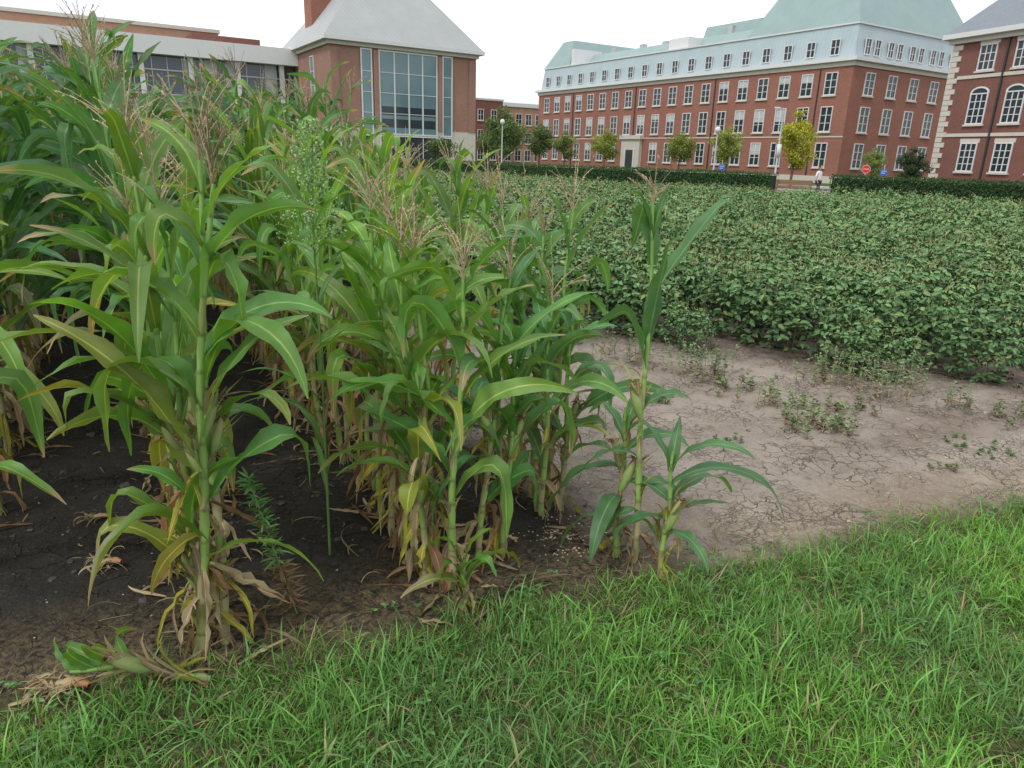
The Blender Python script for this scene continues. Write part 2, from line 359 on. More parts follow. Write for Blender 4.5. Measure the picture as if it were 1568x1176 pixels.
FG=[
(11,-1.045,2.07,1.86,dict(L=.56,hw=.046,az=.25,nl=13,dry=3,rs=.0155,lean=(.10,.03),mess=1.8,ear=2,erect=.15)),
(12,-1.005,2.15,1.92,dict(L=.56,hw=.044,az=2.9,nl=13,dry=4,lean=(.03,.03),rs=.015,mess=1.8,erect=.15)),
(13,-1.09,2.20,1.74,dict(L=.52,az=.9,dry=4,nl=12,lean=(-.02,.05),mess=1.6)),
(37,-1.06,2.12,.75,dict(L=.46,hw=.034,az=3.3,dry=2,nl=7,lean=(.0,.0),mess=1.5,tassel=False)),
(14,-.229,2.54,1.54,dict(L=.58,hw=.044,az=3.0,nl=12,dry=2,rs=.0145,lean=(.04,0),mess=1.5)),
(15,-.30,2.62,1.58,dict(L=.58,hw=.042,az=.5,nl=12,dry=3,lean=(-.05,.02),rs=.014,mess=1.4,erect=.2)),
(16,-.39,2.69,1.58,dict(L=.58,az=2.4,dry=4,lean=(-.03,0))),
(38,-.34,2.58,1.05,dict(L=.50,az=1.4,dry=3,lean=(-.03,0),tassel=False,nl=9)),
(17,-.16,2.36,.34,dict(L=.28,hw=.026,az=.3,nl=9,dry=3,tassel=False,ear=0,rs=.012)),
(18,-.54,2.95,1.68,dict(L=.58,az=1.1,dry=4,erect=.2)),
(19,-.47,2.84,1.62,dict(L=.56,az=.1,dry=4)),
(35,-.12,2.74,1.52,dict(L=.56,hw=.044,az=.3,dry=2,lean=(.08,0),col=MD,erect=.2)),
(41,-.02,2.80,1.2,dict(L=.54,hw=.044,az=.9,dry=2,lean=(.04,0),col=MD,tassel=False,nl=10)),
(20,.565,2.79,1.72,dict(L=.42,hw=.045,az=.35,nl=8,dry=1,ear=1,rs=.0125,col=BG,tassellen=.18,custom=C20,lean=(-.03,0))),
(21,.49,2.84,.85,dict(L=.52,hw=.04,az=2.7,nl=8,dry=2,tassel=False,ear=2,col=BG,custom=C21)),
(22,.665,2.67,.72,dict(L=.5,hw=.036,az=-.25,nl=7,dry=1,tassel=False,ear=1,col=BG,custom=C22,mess=1.4)),
(23,.207,3.32,1.74,dict(L=.52,hw=.044,az=.4,nl=13,dry=2,col=MD,erect=.35,lean=(.03,0))),
(24,.12,3.40,1.62,dict(L=.56,hw=.042,az=2.9,nl=13,dry=2,col=MD)),
(36,.27,3.25,1.1,dict(L=.50,hw=.04,az=-.2,nl=10,dry=2,col=MD,tassel=False)),
(42,.17,3.2,1.35,dict(L=.50,hw=.04,az=2.2,nl=11,dry=2,col=MD)),
(25,.05,3.55,1.65,dict(L=.6,az=.9,dry=3,col=MD)),
(26,-.07,3.70,1.7,dict(L=.6,az=.1,dry=3,col=MD)),
(27,-.15,3.9,1.75,dict(L=.6,az=2.2,dry=3)),
(28,-.62,3.12,1.72,dict(L=.62,az=2.8,dry=4)),
(29,-2.2,2.5,1.6,dict(L=.72,hw=.045,az=.1,dry=2)),
(30,-2.83,3.69,1.85,dict(L=.72,hw=.045,az=.3,dry=4)),
(31,-2.45,3.05,1.6,dict(L=.72,hw=.043,az=-.2,dry=3)),
]
for sd,x,y,H,kw in FG: cornobj('corn_plant',sd,x,y,H,**kw)
mb=MB(); corn(mb,40,.44,nl=9,L=.28,hw=.022,az=2.6,tassel=False,dry=4,ear=1,lean=(-.3,-.1),rs=.011,mess=1.5); o=mb.obj('corn_plant',[M_CORN,M_STALK,M_DRY],loc=(-1.0,1.95,.02)); o.rotation_euler=(.25,-.9,0)
def protos(n,s0,H,col,**kw):
    out=[]
    for i in range(n):
        mb=MB(); r=R(s0+i); corn(mb,s0+i,H*r.uniform(.93,1.08),col=np.array(col)*r.uniform(.85,1.12),tassel=(i%4!=3),**kw); out.append(mb.mesh('corn_stand_%d'%(s0+i),[M_CORN,M_STALK,M_DRY]))
    return out
PT=protos(8,100,2.38,(.085,.22,.068),nl=14,L=.82,hw=.044,dry=3,ear=1,erect=.3,ydry=1,mess=.6)
PM=protos(8,140,1.85,(.14,.31,.06),nl=13,L=.64,hw=.04,dry=4,ear=1,erect=.25)
field=empty('corn_field')
r=R(5); cnt=0
def put(mesh,x,y,sc=1.):
    global cnt
    o=bpy.data.objects.new('corn_stalk_%d'%cnt,mesh); scene.collection.objects.link(o); o.parent=field
    o.location=(x,y,float(gz(x,y)*max(0,min(1,1-(math.hypot(x,y-4)-9)/6)))); o.rotation_euler=(r.normal(0,.06),r.normal(0,.06),r.choice([0,pi])+r.normal(.3,.6)); o.scale=(sc,sc,sc*r.uniform(.93,1.07)); cnt+=1
for row in range(-10,2):
    n0={1:.78,0:0.}.get(row,row*.86)
    st={1:1.55,0:.8,-1:.32,-2:2.5}.get(row,1.6)
    d=st
    while d<(19 if row>-3 else 10.5):
        x,y=G(n0+r.normal(0,.04),d)
        if row in(1,0): hs=min(1.12,.88+.08*(d-st)); put(PM[r.integers(8)] if d<4 else PT[r.integers(8)],x,y,hs if d<4 else .95)
        elif row==-1: put(PM[r.integers(8)] if d<1.8 else PT[r.integers(8)],x,y,.97 if d<1.8 else .96)
        elif abs(x)<.85*y+1.2: put(PT[r.integers(8)],x,y,r.uniform(.95,1.05))
        d+=.19*r.uniform(.75,1.3)
# ---------------------------------------------------------------- weeds
mb=MB(); r=R(60); 
mb.tube([(0,0,0),(.01,0,.8),(0,.02,1.5),(.02,.02,1.8)],[.006,.005,.004,.002],(.14,.26,.07),1,6)
for k in range(12): leaf(mb,r,(.005,0,.3+.10*k),r.uniform(0,6.28),.4,.014,1.1,-.5,1.3,(.13,.3,.07))
for k in range(70):
    f=r.random(); z=1.33+.42*f; a=r.uniform(0,6.28); L_=.13*(1-f*.75); s=np.linspace(0,1,5)
    p=np.stack([np.cos(a)*L_*s,np.sin(a)*L_*s,z+.09*s-.03*s**2],-1); mb.tube(p,.0012,(.24,.39,.14),1,3)
    m_=18; q=p[r.integers(1,5,m_)]+r.normal(0,.008,(m_,3)); mb.cloud(q,r.normal(0,1,(m_,3)),r.normal(0,1,(m_,3)),.011,.006,(.33,.49,.2),1)
mb.obj('shattercane_weed',[M_CORN,M_STALK],loc=(-.78,2.75,0))
def weed(name,seed,x,y,H,n,ll,col,col2,stems=1,spread=.0,lw=.2):
    mb=MB(); r=R(seed)
    for q in range(stems):
        bx,by=r.normal(0,spread,2); h=H*r.uniform(.6,1.1); lx,ly=r.normal(0,.12,2)*h
        t=np.linspace(0,1,6); pth=np.stack([bx+lx*t,by+ly*t,h*t],-1); mb.tube(pth,np.linspace(.003,.0012,6),np.asarray(col)*1.1+.03,0,4)
        f=r.uniform(.05,1,n); p=np.stack([bx+lx*f,by+ly*f,h*f],-1); a=r.uniform(0,6.28,n)
        dr=np.stack([np.cos(a),np.sin(a),r.uniform(-.2,.8,n)],-1); nr=np.tile([0,0,1.],(n,1))+r.normal(0,.3,(n,3))
        cc=np.where((f<.4)[:,None],np.asarray(col2),np.asarray(col))*r.uniform(.75,1.25,(n,1))
        mb.cloud(p,dr,nr,ll*r.uniform(.6,1.1,n)*(1.1-.4*f),ll*lw,cc,0)
    return mb.obj(name,[M_SOY],loc=(x,y,float(gz(x,y))))
weed('horseweed_plant',61,-.80,2.33,.78,260,.08,(.12,.27,.07),(.2,.14,.07),1,0,.12)
WG=(.15,.22,.09); WB=(.25,.2,.12)
for i,(x,y,h,s,sp) in enumerate([(2.84,5.4,.36,30,.17),(2.55,5.55,.28,12,.09),(2.02,4.49,.17,20,.12),(2.15,4.45,.12,8,.05),(1.65,5.63,.25,14,.1),(1.4,5.75,.3,14,.12),(1.95,5.1,.17,14,.16),(1.365,4.2,.05,10,.05),(3.0,4.22,.04,16,.12),(.95,6.0,.3,14,.12),(3.3,5.0,.22,8,.08),(1.1,5.0,.07,10,.05),(2.6,3.9,.04,6,.05),(1.8,5.35,.12,8,.1),(2.3,5.0,.1,6,.1),(3.6,4.9,.12,10,.12),(2.5,4.9,.08,8,.08)]):
    weed('field_weed',70+i,x,y,h,22,.05 if i not in (8,7,12) else .028,WG if i not in(8,7) else (.10,.19,.06),WB if i not in (8,7) else (.10,.17,.06),s,sp,.3)
# ---------------------------------------------------------------- litter, clods, kernels, root debris
mb=MB(); r=R(80)
def lay(x,y,L_,az,w,c):
    leaf(mb,r,(x,y,gz(x,y)+.012),az,L_,w,r.uniform(-.05,.35),r.uniform(-.35,.0),1,c,twist=r.uniform(-2,2),wave=.4,fold=r.uniform(.2,1.1),m=0,seg=9,azd=r.normal(0,1.),bw=.5)
for row,a,b,N in ((1,-.3,5,90),(0,-.25,4,210),(-1,-.1,3.5,170),(-2,.5,4,70)):
    for i in range(N):
        n_=(.8 if row==1 else row*.86)+r.normal(0,.11); x,y=G(n_,r.uniform(a,b)); lay(x,y,r.uniform(.06,.34),r.uniform(0,6.28),r.uniform(.003,.012),(TAN if r.random()<.6 else BRN*1.5)*r.uniform(.45,1.05))
for i in range(150):
    x,y=G(r.uniform(-2,1),r.uniform(-.1,3)); lay(x,y,r.uniform(.02,.14),r.uniform(0,6.28),r.uniform(.001,.004),TAN*r.uniform(.4,1))
for i in range(90):
    x,y=G(r.uniform(1,4.5),r.uniform(-.6,1.5)); lay(x,y,r.uniform(.03,.15),r.uniform(0,6.28),r.uniform(.001,.004),TAN*r.uniform(.5,1))
mb.obj('dry_leaf_litter',[M_DRY])
def debris(name,x,y,seed,n,L_,sc):
    mb2=MB(); r=R(seed)
    t=np.linspace(0,1,9); mb2.tube(np.stack([-.03+.13*t,.02*np.sin(3*t),.03+.012*t],-1)*sc,.02*sc*np.sin(pi*(t*.8+.12))**.6*(1+.15*np.sin(20*t)),np.outer(1-t,TAN*.8)+np.outer(t,[.32,.15,.06]),1,9)
    for i in range(n):
        leaf(mb2,r,(r.normal(-.02,.04)*sc,r.normal(0,.025)*sc,.02*sc+r.random()*.03),r.uniform(0,6.28) if i%2 else r.normal(3.6,.8),L_*r.uniform(.3,1),r.choice([.001,.0015,.002,.007])*sc,r.uniform(-.1,.9),-.7,1,TAN*r.uniform(.55,1.05),m=0,seg=8,azd=r.normal(0,1.8),wave=.1,twist=r.normal(0,1))
    mb2.obj(name,[M_DRY,M_STALK],loc=(x,y,float(gz(x,y))))
debris('corn_root_debris',-1.43,1.88,90,60,.14,.95)
debris('corn_root_debris',-1.69,2.6,91,34,.12,.75)
debris('corn_root_debris',-1.95,3.0,92,20,.11,.6)
def lumps(name,xy,size,cols,mat,seed,flat=.6):
    r=R(seed); N=len(xy); mb3=MB()
    o=np.array([(1,0,0),(0,1,0),(-1,0,0),(0,-1,0),(.6,.5,.7),(-.5,.6,.75),(-.55,-.5,.7),(.5,-.6,.7)],float)
    V=o[None]*size[:,None,None]*r.uniform(.6,1.3,(N,8,3))*np.array([1,1,flat]); a=r.uniform(0,6.28,N); ca,sa=np.cos(a)[:,None],np.sin(a)[:,None]
    x=V[...,0]*ca-V[...,1]*sa; y=V[...,0]*sa+V[...,1]*ca; V=np.stack([x+xy[:,0:1],y+xy[:,1:2],V[...,2]+gz(xy[:,0],xy[:,1])[:,None]],-1)
    b=np.arange(N)[:,None]*8
    F=np.concatenate([b+np.array(q) for q in ((4,5,6,7),(0,1,5,4),(1,2,6,5),(2,3,7,6),(3,0,4,7))],1).reshape(-1,4)
    mb3.add(V,F,None,np.repeat(cols,8,0),0); return mb3.obj(name,[mat],smooth=False)
r=R(95); nd=np.stack([r.uniform(-3,1,3600),r.uniform(-.2,5,3600)],1); xy=np.array([G(a,b) for a,b in nd])
lumps('soil_clods',xy,r.gamma(2,.0034,3600),np.array([.05,.043,.037])*r.uniform(.5,1.8,(3600,1)),M_STALK,1)
nd=np.stack([r.uniform(1,6,3000),r.uniform(-.5,4,3000)],1); xy=np.array([G(a,b) for a,b in nd])
lumps('dry_soil_crumbs',xy,r.gamma(2,.0027,3000),np.array([.32,.27,.22])*r.uniform(.5,1.3,(3000,1)),M_STALK,2)
N=200; nd=np.concatenate([np.stack([.256+r.normal(0,.09,N),2.98+r.normal(0,.10,N)],1),np.stack([-1.5+r.normal(0,.5,60),2.6+r.normal(0,.5,60)],1)])
lumps('scattered_corn_kernels',nd,r.uniform(.003,.007,len(nd)),np.array([.62,.5,.34])*r.uniform(.4,1.1,(len(nd),1)),M_STALK,3)
# ---------------------------------------------------------------- foreground grass
def blades(N,xr,yr,lmin,lmax,wmin,wmax,edge,colA,colB,seed,lean=.8,power=1.,bare=1.):
    r=R(seed)
    x=r.uniform(*xr,N*2); y=r.uniform(*yr,N*2)
    nn,dd=toND(x,y); e=dd+.155*nn+.05*vn(x,y,1.6,9)+.05*vn(x,y,5,10)
    dens=np.clip(.78+.4*vn(x,y,1.3,12)+.35*vn(x,y,4.,13),.18 if bare else .5,1)
    keep=(e<edge)&(r.random(N*2)<dens*np.clip((edge-e)/.3+.15,0,1)); x=x[keep][:N];y=y[keep][:N];n=len(x)
    hN=.5+.5*np.clip(vn(x,y,1.7,14)+.4*vn(x,y,5,19),-1,1)
    L_=(lmin+(lmax-lmin)*r.random(n)**power)*(.6+.8*hN); w=r.uniform(wmin,wmax,n)
    az=r.uniform(0,2*pi,n)+.8*vn(x,y,3.,21); le=np.clip(r.normal(lean*.5,.35,n),.02,1.5); cv=r.uniform(.2,1.7,n)
    segs=5; s=np.linspace(0,1,segs)
    el=pi/2-le[:,None]-cv[:,None]*s[None]**1.3
    st=np.stack([np.cos(el)*np.cos(az)[:,None],np.cos(el)*np.sin(az)[:,None],np.sin(el)],-1)*(L_/(segs-1))[:,None,None]
    c=np.concatenate([np.zeros((n,1,3)),np.cumsum(st[:,:-1],1)],1)+np.stack([x,y,gz(x,y)-.004],-1)[:,None]
    c[...,2]=np.maximum(c[...,2],gz(x,y)[:,None]+.003)
    c[:,0,2]-=.005
    ta=az+r.normal(0,.5,n); sd=np.stack([-np.sin(ta),np.cos(ta),np.zeros(n)],-1)
    wp=np.array([.7,1.,.9,.6,.08])
    P=np.stack([c-sd[:,None]*(w[:,None]*wp*.5)[...,None],c+sd[:,None]*(w[:,None]*wp*.5)[...,None]],2)
    V=P.reshape(-1,3); b=np.arange(n)[:,None]*10
    F=np.concatenate([b+np.array([2*i,2*i+1,2*i+3,2*i+2]) for i in range(4)],1).reshape(-1,4)
    t=np.clip(.45+.6*vn(x,y,.9,15)+.3*(x-1)/3+r.normal(0,.25,n),0,1)[:,None]
    C=np.asarray(colA)*(1-t)+np.asarray(colB)*t; C=C*r.uniform(.65,1.35,(n,1))
    dryb=r.random(n)<.05; C[dryb]=np.array([.40,.33,.19])*r.uniform(.6,1.1,(dryb.sum(),1))
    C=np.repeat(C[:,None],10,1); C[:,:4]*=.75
    U=np.tile(np.array([(0,0),(1,0)]*5),(n,1))
    return V,F,U,C.reshape(-1,3)
mb=MB()
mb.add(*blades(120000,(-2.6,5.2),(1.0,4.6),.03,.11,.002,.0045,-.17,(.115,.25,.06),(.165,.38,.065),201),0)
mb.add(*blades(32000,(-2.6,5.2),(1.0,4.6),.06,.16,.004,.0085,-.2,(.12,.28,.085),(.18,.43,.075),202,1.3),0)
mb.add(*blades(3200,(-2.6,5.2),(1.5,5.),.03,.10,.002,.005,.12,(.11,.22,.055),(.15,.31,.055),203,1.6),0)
r=R(210); n=6500; cx=r.uniform(-2.4,4.5,n); cy=r.uniform(1.1,4.2,n); nn,dd=toND(cx,cy); kp=(dd+.155*nn<-.08)&(vn(cx,cy,1.1,33)>.2); cx=cx[kp];cy=cy[kp];n=len(cx)
a=r.uniform(0,6.28,n); hz=r.uniform(.01,.05,n)
for j in range(3):
    aj=a+j*2.09; mb.cloud(np.stack([cx,cy,gz(cx,cy)+hz],-1),np.stack([np.cos(aj),np.sin(aj),r.uniform(-.1,.3,n)],-1),np.tile([0,0,1.],(n,1))+r.normal(0,.25,(n,3)),.018,.014,np.array([.11,.25,.08])*r.uniform(.7,1.3,(n,1)),0)
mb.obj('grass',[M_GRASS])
mb=MB(); V,F,U,C=blades(24000,(-2.6,5.2),(1.0,4.6),.03,.10,.001,.0028,-.05,(.38,.33,.2),(.26,.21,.13),204,2.5,1.,0.); mb.add(V,F,U,C,0)
mb.obj('grass_thatch',[M_DRY])
# ---------------------------------------------------------------- soybeans
def soy(mb,r,cx,cy,nt,H,rx,ry,size,low=.0):
    a=r.uniform(0,6.28,nt); q=np.sqrt(r.random(nt)); x=q*np.cos(a)*rx; y=q*np.sin(a)*ry
    top=H*(1-.55*q**2.)
    z=top*np.clip(1-(r.random(nt)**2.2)*(1-low),.1,1)+r.normal(0,.025,nt)
    out=np.stack([np.cos(a)*q,np.sin(a)*q,np.full(nt,.9)],-1)
    c0=np.array([.105,.225,.077]); 
    for j in range(3):
        az=a+r.normal(0,.9,nt)*(j==0)+(j-1)*1.5
        dr=np.stack([np.cos(az),np.sin(az),r.normal(-.15,.35,nt)],-1)
        nr=out+r.normal(0,.4,(nt,3))
        p=np.stack([cx+x,cy+y,z],-1)+dr*.01
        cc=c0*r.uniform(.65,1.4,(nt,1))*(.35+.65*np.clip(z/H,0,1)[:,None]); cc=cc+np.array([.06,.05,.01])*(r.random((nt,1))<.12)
        sz=size*r.uniform(.7,1.15,nt); mb.cloud(p,dr,nr,sz,sz*.62,cc,0)
def soyproto(i,nt,H,rx,ry,size):
    r=R(300+i); mb=MB(); soy(mb,r,0,0,nt,H,rx,ry,size)
    for k in range(5):
        x,y=r.normal(0,.06,2); mb.tube([(x*.3,y*.3,0),(x,y,H*.5),(x*1.8,y*1.8,H*.88)],[.005,.004,.002],(.12,.15,.06),0,4)
    n=60; p=np.stack([r.normal(0,rx*.5,n),r.normal(0,ry*.5,n),H*r.uniform(.75,1.08,n)],-1); mb.cloud(p,r.normal(0,.5,(n,3))+np.array([0,0,1]),r.normal(0,1,(n,3)),.035,.01,(.29,.31,.13),0)
    return mb.mesh('soy_bush_%d'%i,[M_SOY])
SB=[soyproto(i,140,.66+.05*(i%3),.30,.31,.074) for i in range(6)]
SP=[]
for i in range(4):
    r=R(330+i); mb=MB()
    for a_ in range(3):
        for b_ in range(7):
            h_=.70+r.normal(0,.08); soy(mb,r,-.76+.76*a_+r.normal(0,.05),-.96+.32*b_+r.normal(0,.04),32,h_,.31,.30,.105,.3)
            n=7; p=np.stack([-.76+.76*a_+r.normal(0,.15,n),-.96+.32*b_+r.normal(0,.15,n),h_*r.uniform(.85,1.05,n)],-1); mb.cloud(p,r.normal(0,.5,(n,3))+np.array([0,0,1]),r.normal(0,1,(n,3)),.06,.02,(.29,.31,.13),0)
    SP.append(mb.mesh('soy_patch_%d'%i,[M_SOY]))
sf=empty('soybean_field'); r=R(350); cnt2=0
def hedge_y(x): return 50-(x+8)*.81
def sput(me,x,y,sc,rz,sz=1.):
    global cnt2
    o=bpy.data.objects.new('soy_bush_inst_%d'%cnt2,me); scene.collection.objects.link(o); o.parent=sf
    o.location=(x,y,0); o.rotation_euler=(0,0,rz); o.scale=(sc,sc,sc*sz*r.uniform(.9,1.1)); cnt2+=1
n_=1.95
while n_<16:
    st=max(3.5-1.42*(n_-2.8),.35)+r.uniform(-.3,.3); d=st
    while d<22:
        x,y=G(n_+r.normal(0,.025),d)
        e_=(.62 if d-st<.3 else (.82 if d-st<.7 else 1.))
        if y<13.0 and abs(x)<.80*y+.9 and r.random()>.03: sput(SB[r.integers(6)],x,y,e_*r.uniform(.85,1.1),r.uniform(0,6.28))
        d+=.29*r.uniform(.75,1.25)
    n_+=.86
n_=1.95+.76
while n_<48:
    d=.8
    while d<60:
        x,y=G(n_,d)
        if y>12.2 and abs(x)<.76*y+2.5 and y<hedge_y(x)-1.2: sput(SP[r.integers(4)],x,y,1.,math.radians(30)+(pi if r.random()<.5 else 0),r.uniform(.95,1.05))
        d+=2.22
    n_+=2.28
# ---------------------------------------------------------------- hedges
def hedge(name,p0,p1,wd,H,seed,N,size=.075,col=(.045,.10,.03)):
    p0=np.array(p0);p1=np.array(p1);L_=np.linalg.norm(p1-p0);t=(p1-p0)/L_; r=R(seed)
    mb=MB(); rz=math.atan2(t[1],t[0])
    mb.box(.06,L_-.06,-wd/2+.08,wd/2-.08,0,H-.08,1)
    which=r.random(N); u=r.uniform(0,L_,N); v=r.uniform(-wd/2,wd/2,N); z=r.uniform(0,H,N)
    front=which<.5; back=(which>=.5)&(which<.6); top=which>=.6
    bump=.04*vn(u,z,.8,seed)+.03*r.normal(0,1,N)
    v=np.where(front,-wd/2+bump,np.where(back,wd/2+bump,v)); z=np.where(top,H+bump+.02*vn(u,v,.3,4),z)
    nr=np.stack([0*u,np.where(front,-1.,np.where(back,1.,0)),np.where(top,1.,.3)],-1)+r.normal(0,.5,(N,3))
    cc=np.asarray(col)*r.uniform(.6,1.5,(N,1)); mb.cloud(np.stack([u,v,z],-1),r.normal(0,1,(N,3)),nr,size,size*.7,cc,0)
    return mb.obj(name,[M_TREE,M_HCORE],loc=(p0[0],p0[1],0),rz=rz)
hedge('hedge',(-16,56.5),(11.7,34.0),1.2,1.3,400,26000)
hedge('hedge',(13.8,32.4),(27,21.6),1.2,1.3,401,14000)
# ---------------------------------------------------------------- buildings
class Bld:
    def __init__(s,name,loc,ang=32): s.e=empty(name,(loc[0],loc[1],0),math.radians(ang)); s.p={}
    def part(s,n,mat):
        if n not in s.p: s.p[n]=(MB(),mat)
        return s.p[n][0]
    def done(s):
        for n,(mb,mat) in s.p.items():
            if mb.n: mb.obj(n,[mat],smooth=False,parent=s.e)
    def fb(s,part,mat,mode,pl,a0,a1,z0,z1,o0,o1):
        mb=s.part(part,mat)
        if mode=='x': mb.box(pl-o1,pl-o0,a0,a1,z0,z1)
        else: mb.box(a0,a1,pl-o1,pl-o0,z0,z1)
    def win(s,mode,pl,a,z,w,h,nx=2,nz=3,fr=.09,sill=True,head=None,glass=None,o=.0,mw=.035):
        g_=glass or M_GLASS
        s.fb('window_glass' if glass is None else 'coloured_glass',g_,mode,pl,a-w/2,a+w/2,z-h/2,z+h/2,o+.0,o+.02)
        f=s.fb
        f('window_frames',M_WHITE,mode,pl,a-w/2-fr,a-w/2,z-h/2-fr,z+h/2+fr,o,o+.09); f('window_frames',M_WHITE,mode,pl,a+w/2,a+w/2+fr,z-h/2-fr,z+h/2+fr,o,o+.09)
        f('window_frames',M_WHITE,mode,pl,a-w/2,a+w/2,z+h/2,z+h/2+fr,o,o+.09); f('window_frames',M_WHITE,mode,pl,a-w/2,a+w/2,z-h/2-fr,z-h/2,o,o+.09)
        for i in range(1,nx): x=a-w/2+w*i/nx; f('window_frames',M_WHITE,mode,pl,x-mw,x+mw,z-h/2,z+h/2,o+.021,o+.06)
        for i in range(1,nz): zz=z-h/2+h*i/nz; f('window_frames',M_WHITE,mode,pl,a-w/2,a+w/2,zz-.025,zz+.025,o+.021,o+.055)
        if sill: f('sills',M_STONE,mode,pl,a-w/2-.2,a+w/2+.2,z-h/2-fr-.14,z-h/2-fr,o,o+.16)
        if head: f('lintels',head,mode,pl,a-w/2-.2,a+w/2+.2,z+h/2+fr,z+h/2+fr+.3,o,o+.04)
b=Bld('brick_hall',(32.9,76.9)); rr=R(500)
LB=56.4; DP=21
b.part('walls',M_BRICK).box(0,DP,0,LB,0,11.3)
b.part('plinth',M_STONE).box(-.12,DP,-.12,LB+.1,0,.7)
b.part('cornice',M_STONE).box(-.15,DP,-.15,LB+.15,11.3,11.75)
b.part('gutter',M_WHITE).box(-.5,DP,-.5,LB+.5,11.75,12.1)
b.part('attic_walls',M_COPPER).box(.25,DP,.25,LB-.25,12.1,15.2,top=(.6,DP,.6,LB-.6))
b.part('attic_coping',M_WHITE).box(.45,DP,.45,LB-.45,15.2,15.35)
tr=b.part('roof',M_TEAL)
tr.box(3.,DP,14,49,15.35,17.0,top=(4.5,DP-3,14,49))
tr.box(.5,DP+1,.5,14.5,15.35,25,top=(5.5,DP-4.,5.5,9.5))
tr.box(.5,DP-4,49,LB-.5,15.35,19.2,top=(2.6,DP-6.,51,LB-2.6))
tr.box(6,9,18,27,17.0,18.6,top=(6.6,8.4,18,27))
b.part('dormer_wall',M_WHITE).box(.8,6,48.2,48.99,13,17.6)
b.part('dormer_wall',M_WHITE).box(1.6,7,25.,28.5,15.4,16.8)
for i in range(19):
    y=2.3+2.87*i
    for z,h in ((9.75,2.0),(6.35,2.3),(2.8,2.3)):
        if 30.<y<34.4 and z<4: continue
        b.win('x',0,y,z,1.25,h,2,3,mw=.05)
        if rr.random()<.45: b.fb('blinds',M_BLIND,'x',0,y-.62,y+.62,z+h/2-h*rr.uniform(.2,.6),z+h/2-.02,.0205,.0208)
    b.win('x',.25,y+.3,13.2,.9,1.35,2,2,sill=False,o=-.02,mw=.04)
for i in range(5):
    x=2.9+3.9*i
    for z,h in ((9.75,2.0),(6.35,2.3),(2.8,2.3)): b.win('y',0,x,z,1.4,h,2,3,mw=.05)
    for q in (-.8,.8): b.win('y',.25,x+q,13.2,.8,1.35,2,2,sill=False,o=-.02)
b.fb('belt_course',M_STONE,'x',0,0,LB,4.55,4.68,0,.06)
b.fb('entrance',M_STONE,'x',0,30.4,34.2,.0,4.5,.0,.5); b.fb('entrance',M_STONE,'x',0,30.1,34.5,4.5,5.0,.0,.75)
b.fb('door',M_DARKMETAL,'x',0,31.5,33.1,.0,3.1,.5,.54); b.fb('door_surround',M_WHITE,'x',0,31.3,31.5,0,3.3,.5,.62); b.fb('door_surround',M_WHITE,'x',0,33.1,33.3,0,3.3,.5,.62)
for i in range(4): b.part('downpipes',M_DARKMETAL).box(-.12,-.01,3.7+14.35*i-.05,3.7+14.35*i+.05,.7,11.2)
for i,(a_,d_) in enumerate(((17,8),(22,6),(35,7),(41,8),(45,6))): b.part('roof_vents',M_METAL).box(d_,d_+.8,a_,a_+.8,15.3,17.9+.3*(i%2))
b.done()
b=Bld('brick_pavilion',(-17.8,71.9)); W_=15.4; WD=15
b.part('walls',M_BRICK2).box(0,W_,0,WD,4.0,11.2); b.part('stone_base',M_STONE).box(-.06,W_+.06,-.06,WD,0,4.0)
b.part('cornice',M_STONE).box(-.25,W_+.25,-.25,WD+.2,11.2,11.55); b.part('gutter',M_WHITE).box(-.7,W_+.7,-.7,WD+.6,11.55,11.9)
b.part('roof',M_GREYROOF).box(-.6,W_+.6,-.6,WD+.5,11.9,20,top=(6.2,W_-6.2,6.0,9.5))
b.part('chimney',M_BRICK).box(1.,3.6,8.2,10.6,12.,21)
for pos,w,nx in ((7.85,6.0,4),(3.5,.9,1),(12.1,.9,1)):
    b.win('y',0,pos,7.3,w,7.4,nx,4,glass=M_GLASSB,fr=.12,sill=False,o=.07,mw=.06)
    b.win('y',-.06,pos,1.9,w,2.8,nx,1,fr=.12,sill=False)
for k,z in ((0,5.7),(1,4.55)):
    for q in range(4): b.fb('lower_lights',M_GLASS,'y',0,4.85+1.5*q+.12,4.85+1.5*q+1.38,z-.4,z+.4,.091,.095)
b.fb('brick_band',M_BRICK,'y',0,0,W_,11.02,11.15,0,.05)
b.fb('pilaster',M_BRICK2,'y',0,.0,.8,4.0,11.0,.0,.12); b.fb('pilaster',M_BRICK2,'y',0,W_-.8,W_,4.0,11.0,.0,.12)
b.fb('pilaster',M_BRICK2,'y',0,4.2,4.7,4.0,11.0,.0,.2); b.fb('pilaster',M_BRICK2,'y',0,11.05,11.5,4.0,11.0,.0,.2)
b.win('x',0,5.5,7.3,1.,6.5,1,5,glass=M_GLASSB)
b.done()
b=Bld('glass_wing',(-17.8,71.9))
b.part('glazing',M_GLASSW).box(-52,-.0,11.6,25,0,10.1); b.part('fascia',M_WHITE).box(-52,-.01,10.4,25,10.1,11.7)
for i in range(12):
    x=-1.6-4.4*i; b.part('columns',M_WHITE).box(x-.22,x+.22,10.9,11.3,0,10.1)
    for j in range(3): 
        xx=x-4.4*(j+.5)/3.2; b.part('mullions',M_METAL).box(xx-.04,xx+.04,11.5,11.59,0,10.1)
for z in (3.3,6.6,8.8): b.part('mullions_h',M_METAL).box(-52,-.1,11.46,11.495,z-.06,z+.06)
rr=R(3)
for i in range(26):
    x=-2-1.95*i; z=rr.uniform(7,9)
    if rr.random()<.5: b.part('roller_blinds',M_BLIND).box(x-1.2,x,11.56,11.58,z,10.05)
b.done()
b=Bld('orange_brick_building',(-17.8,71.9))
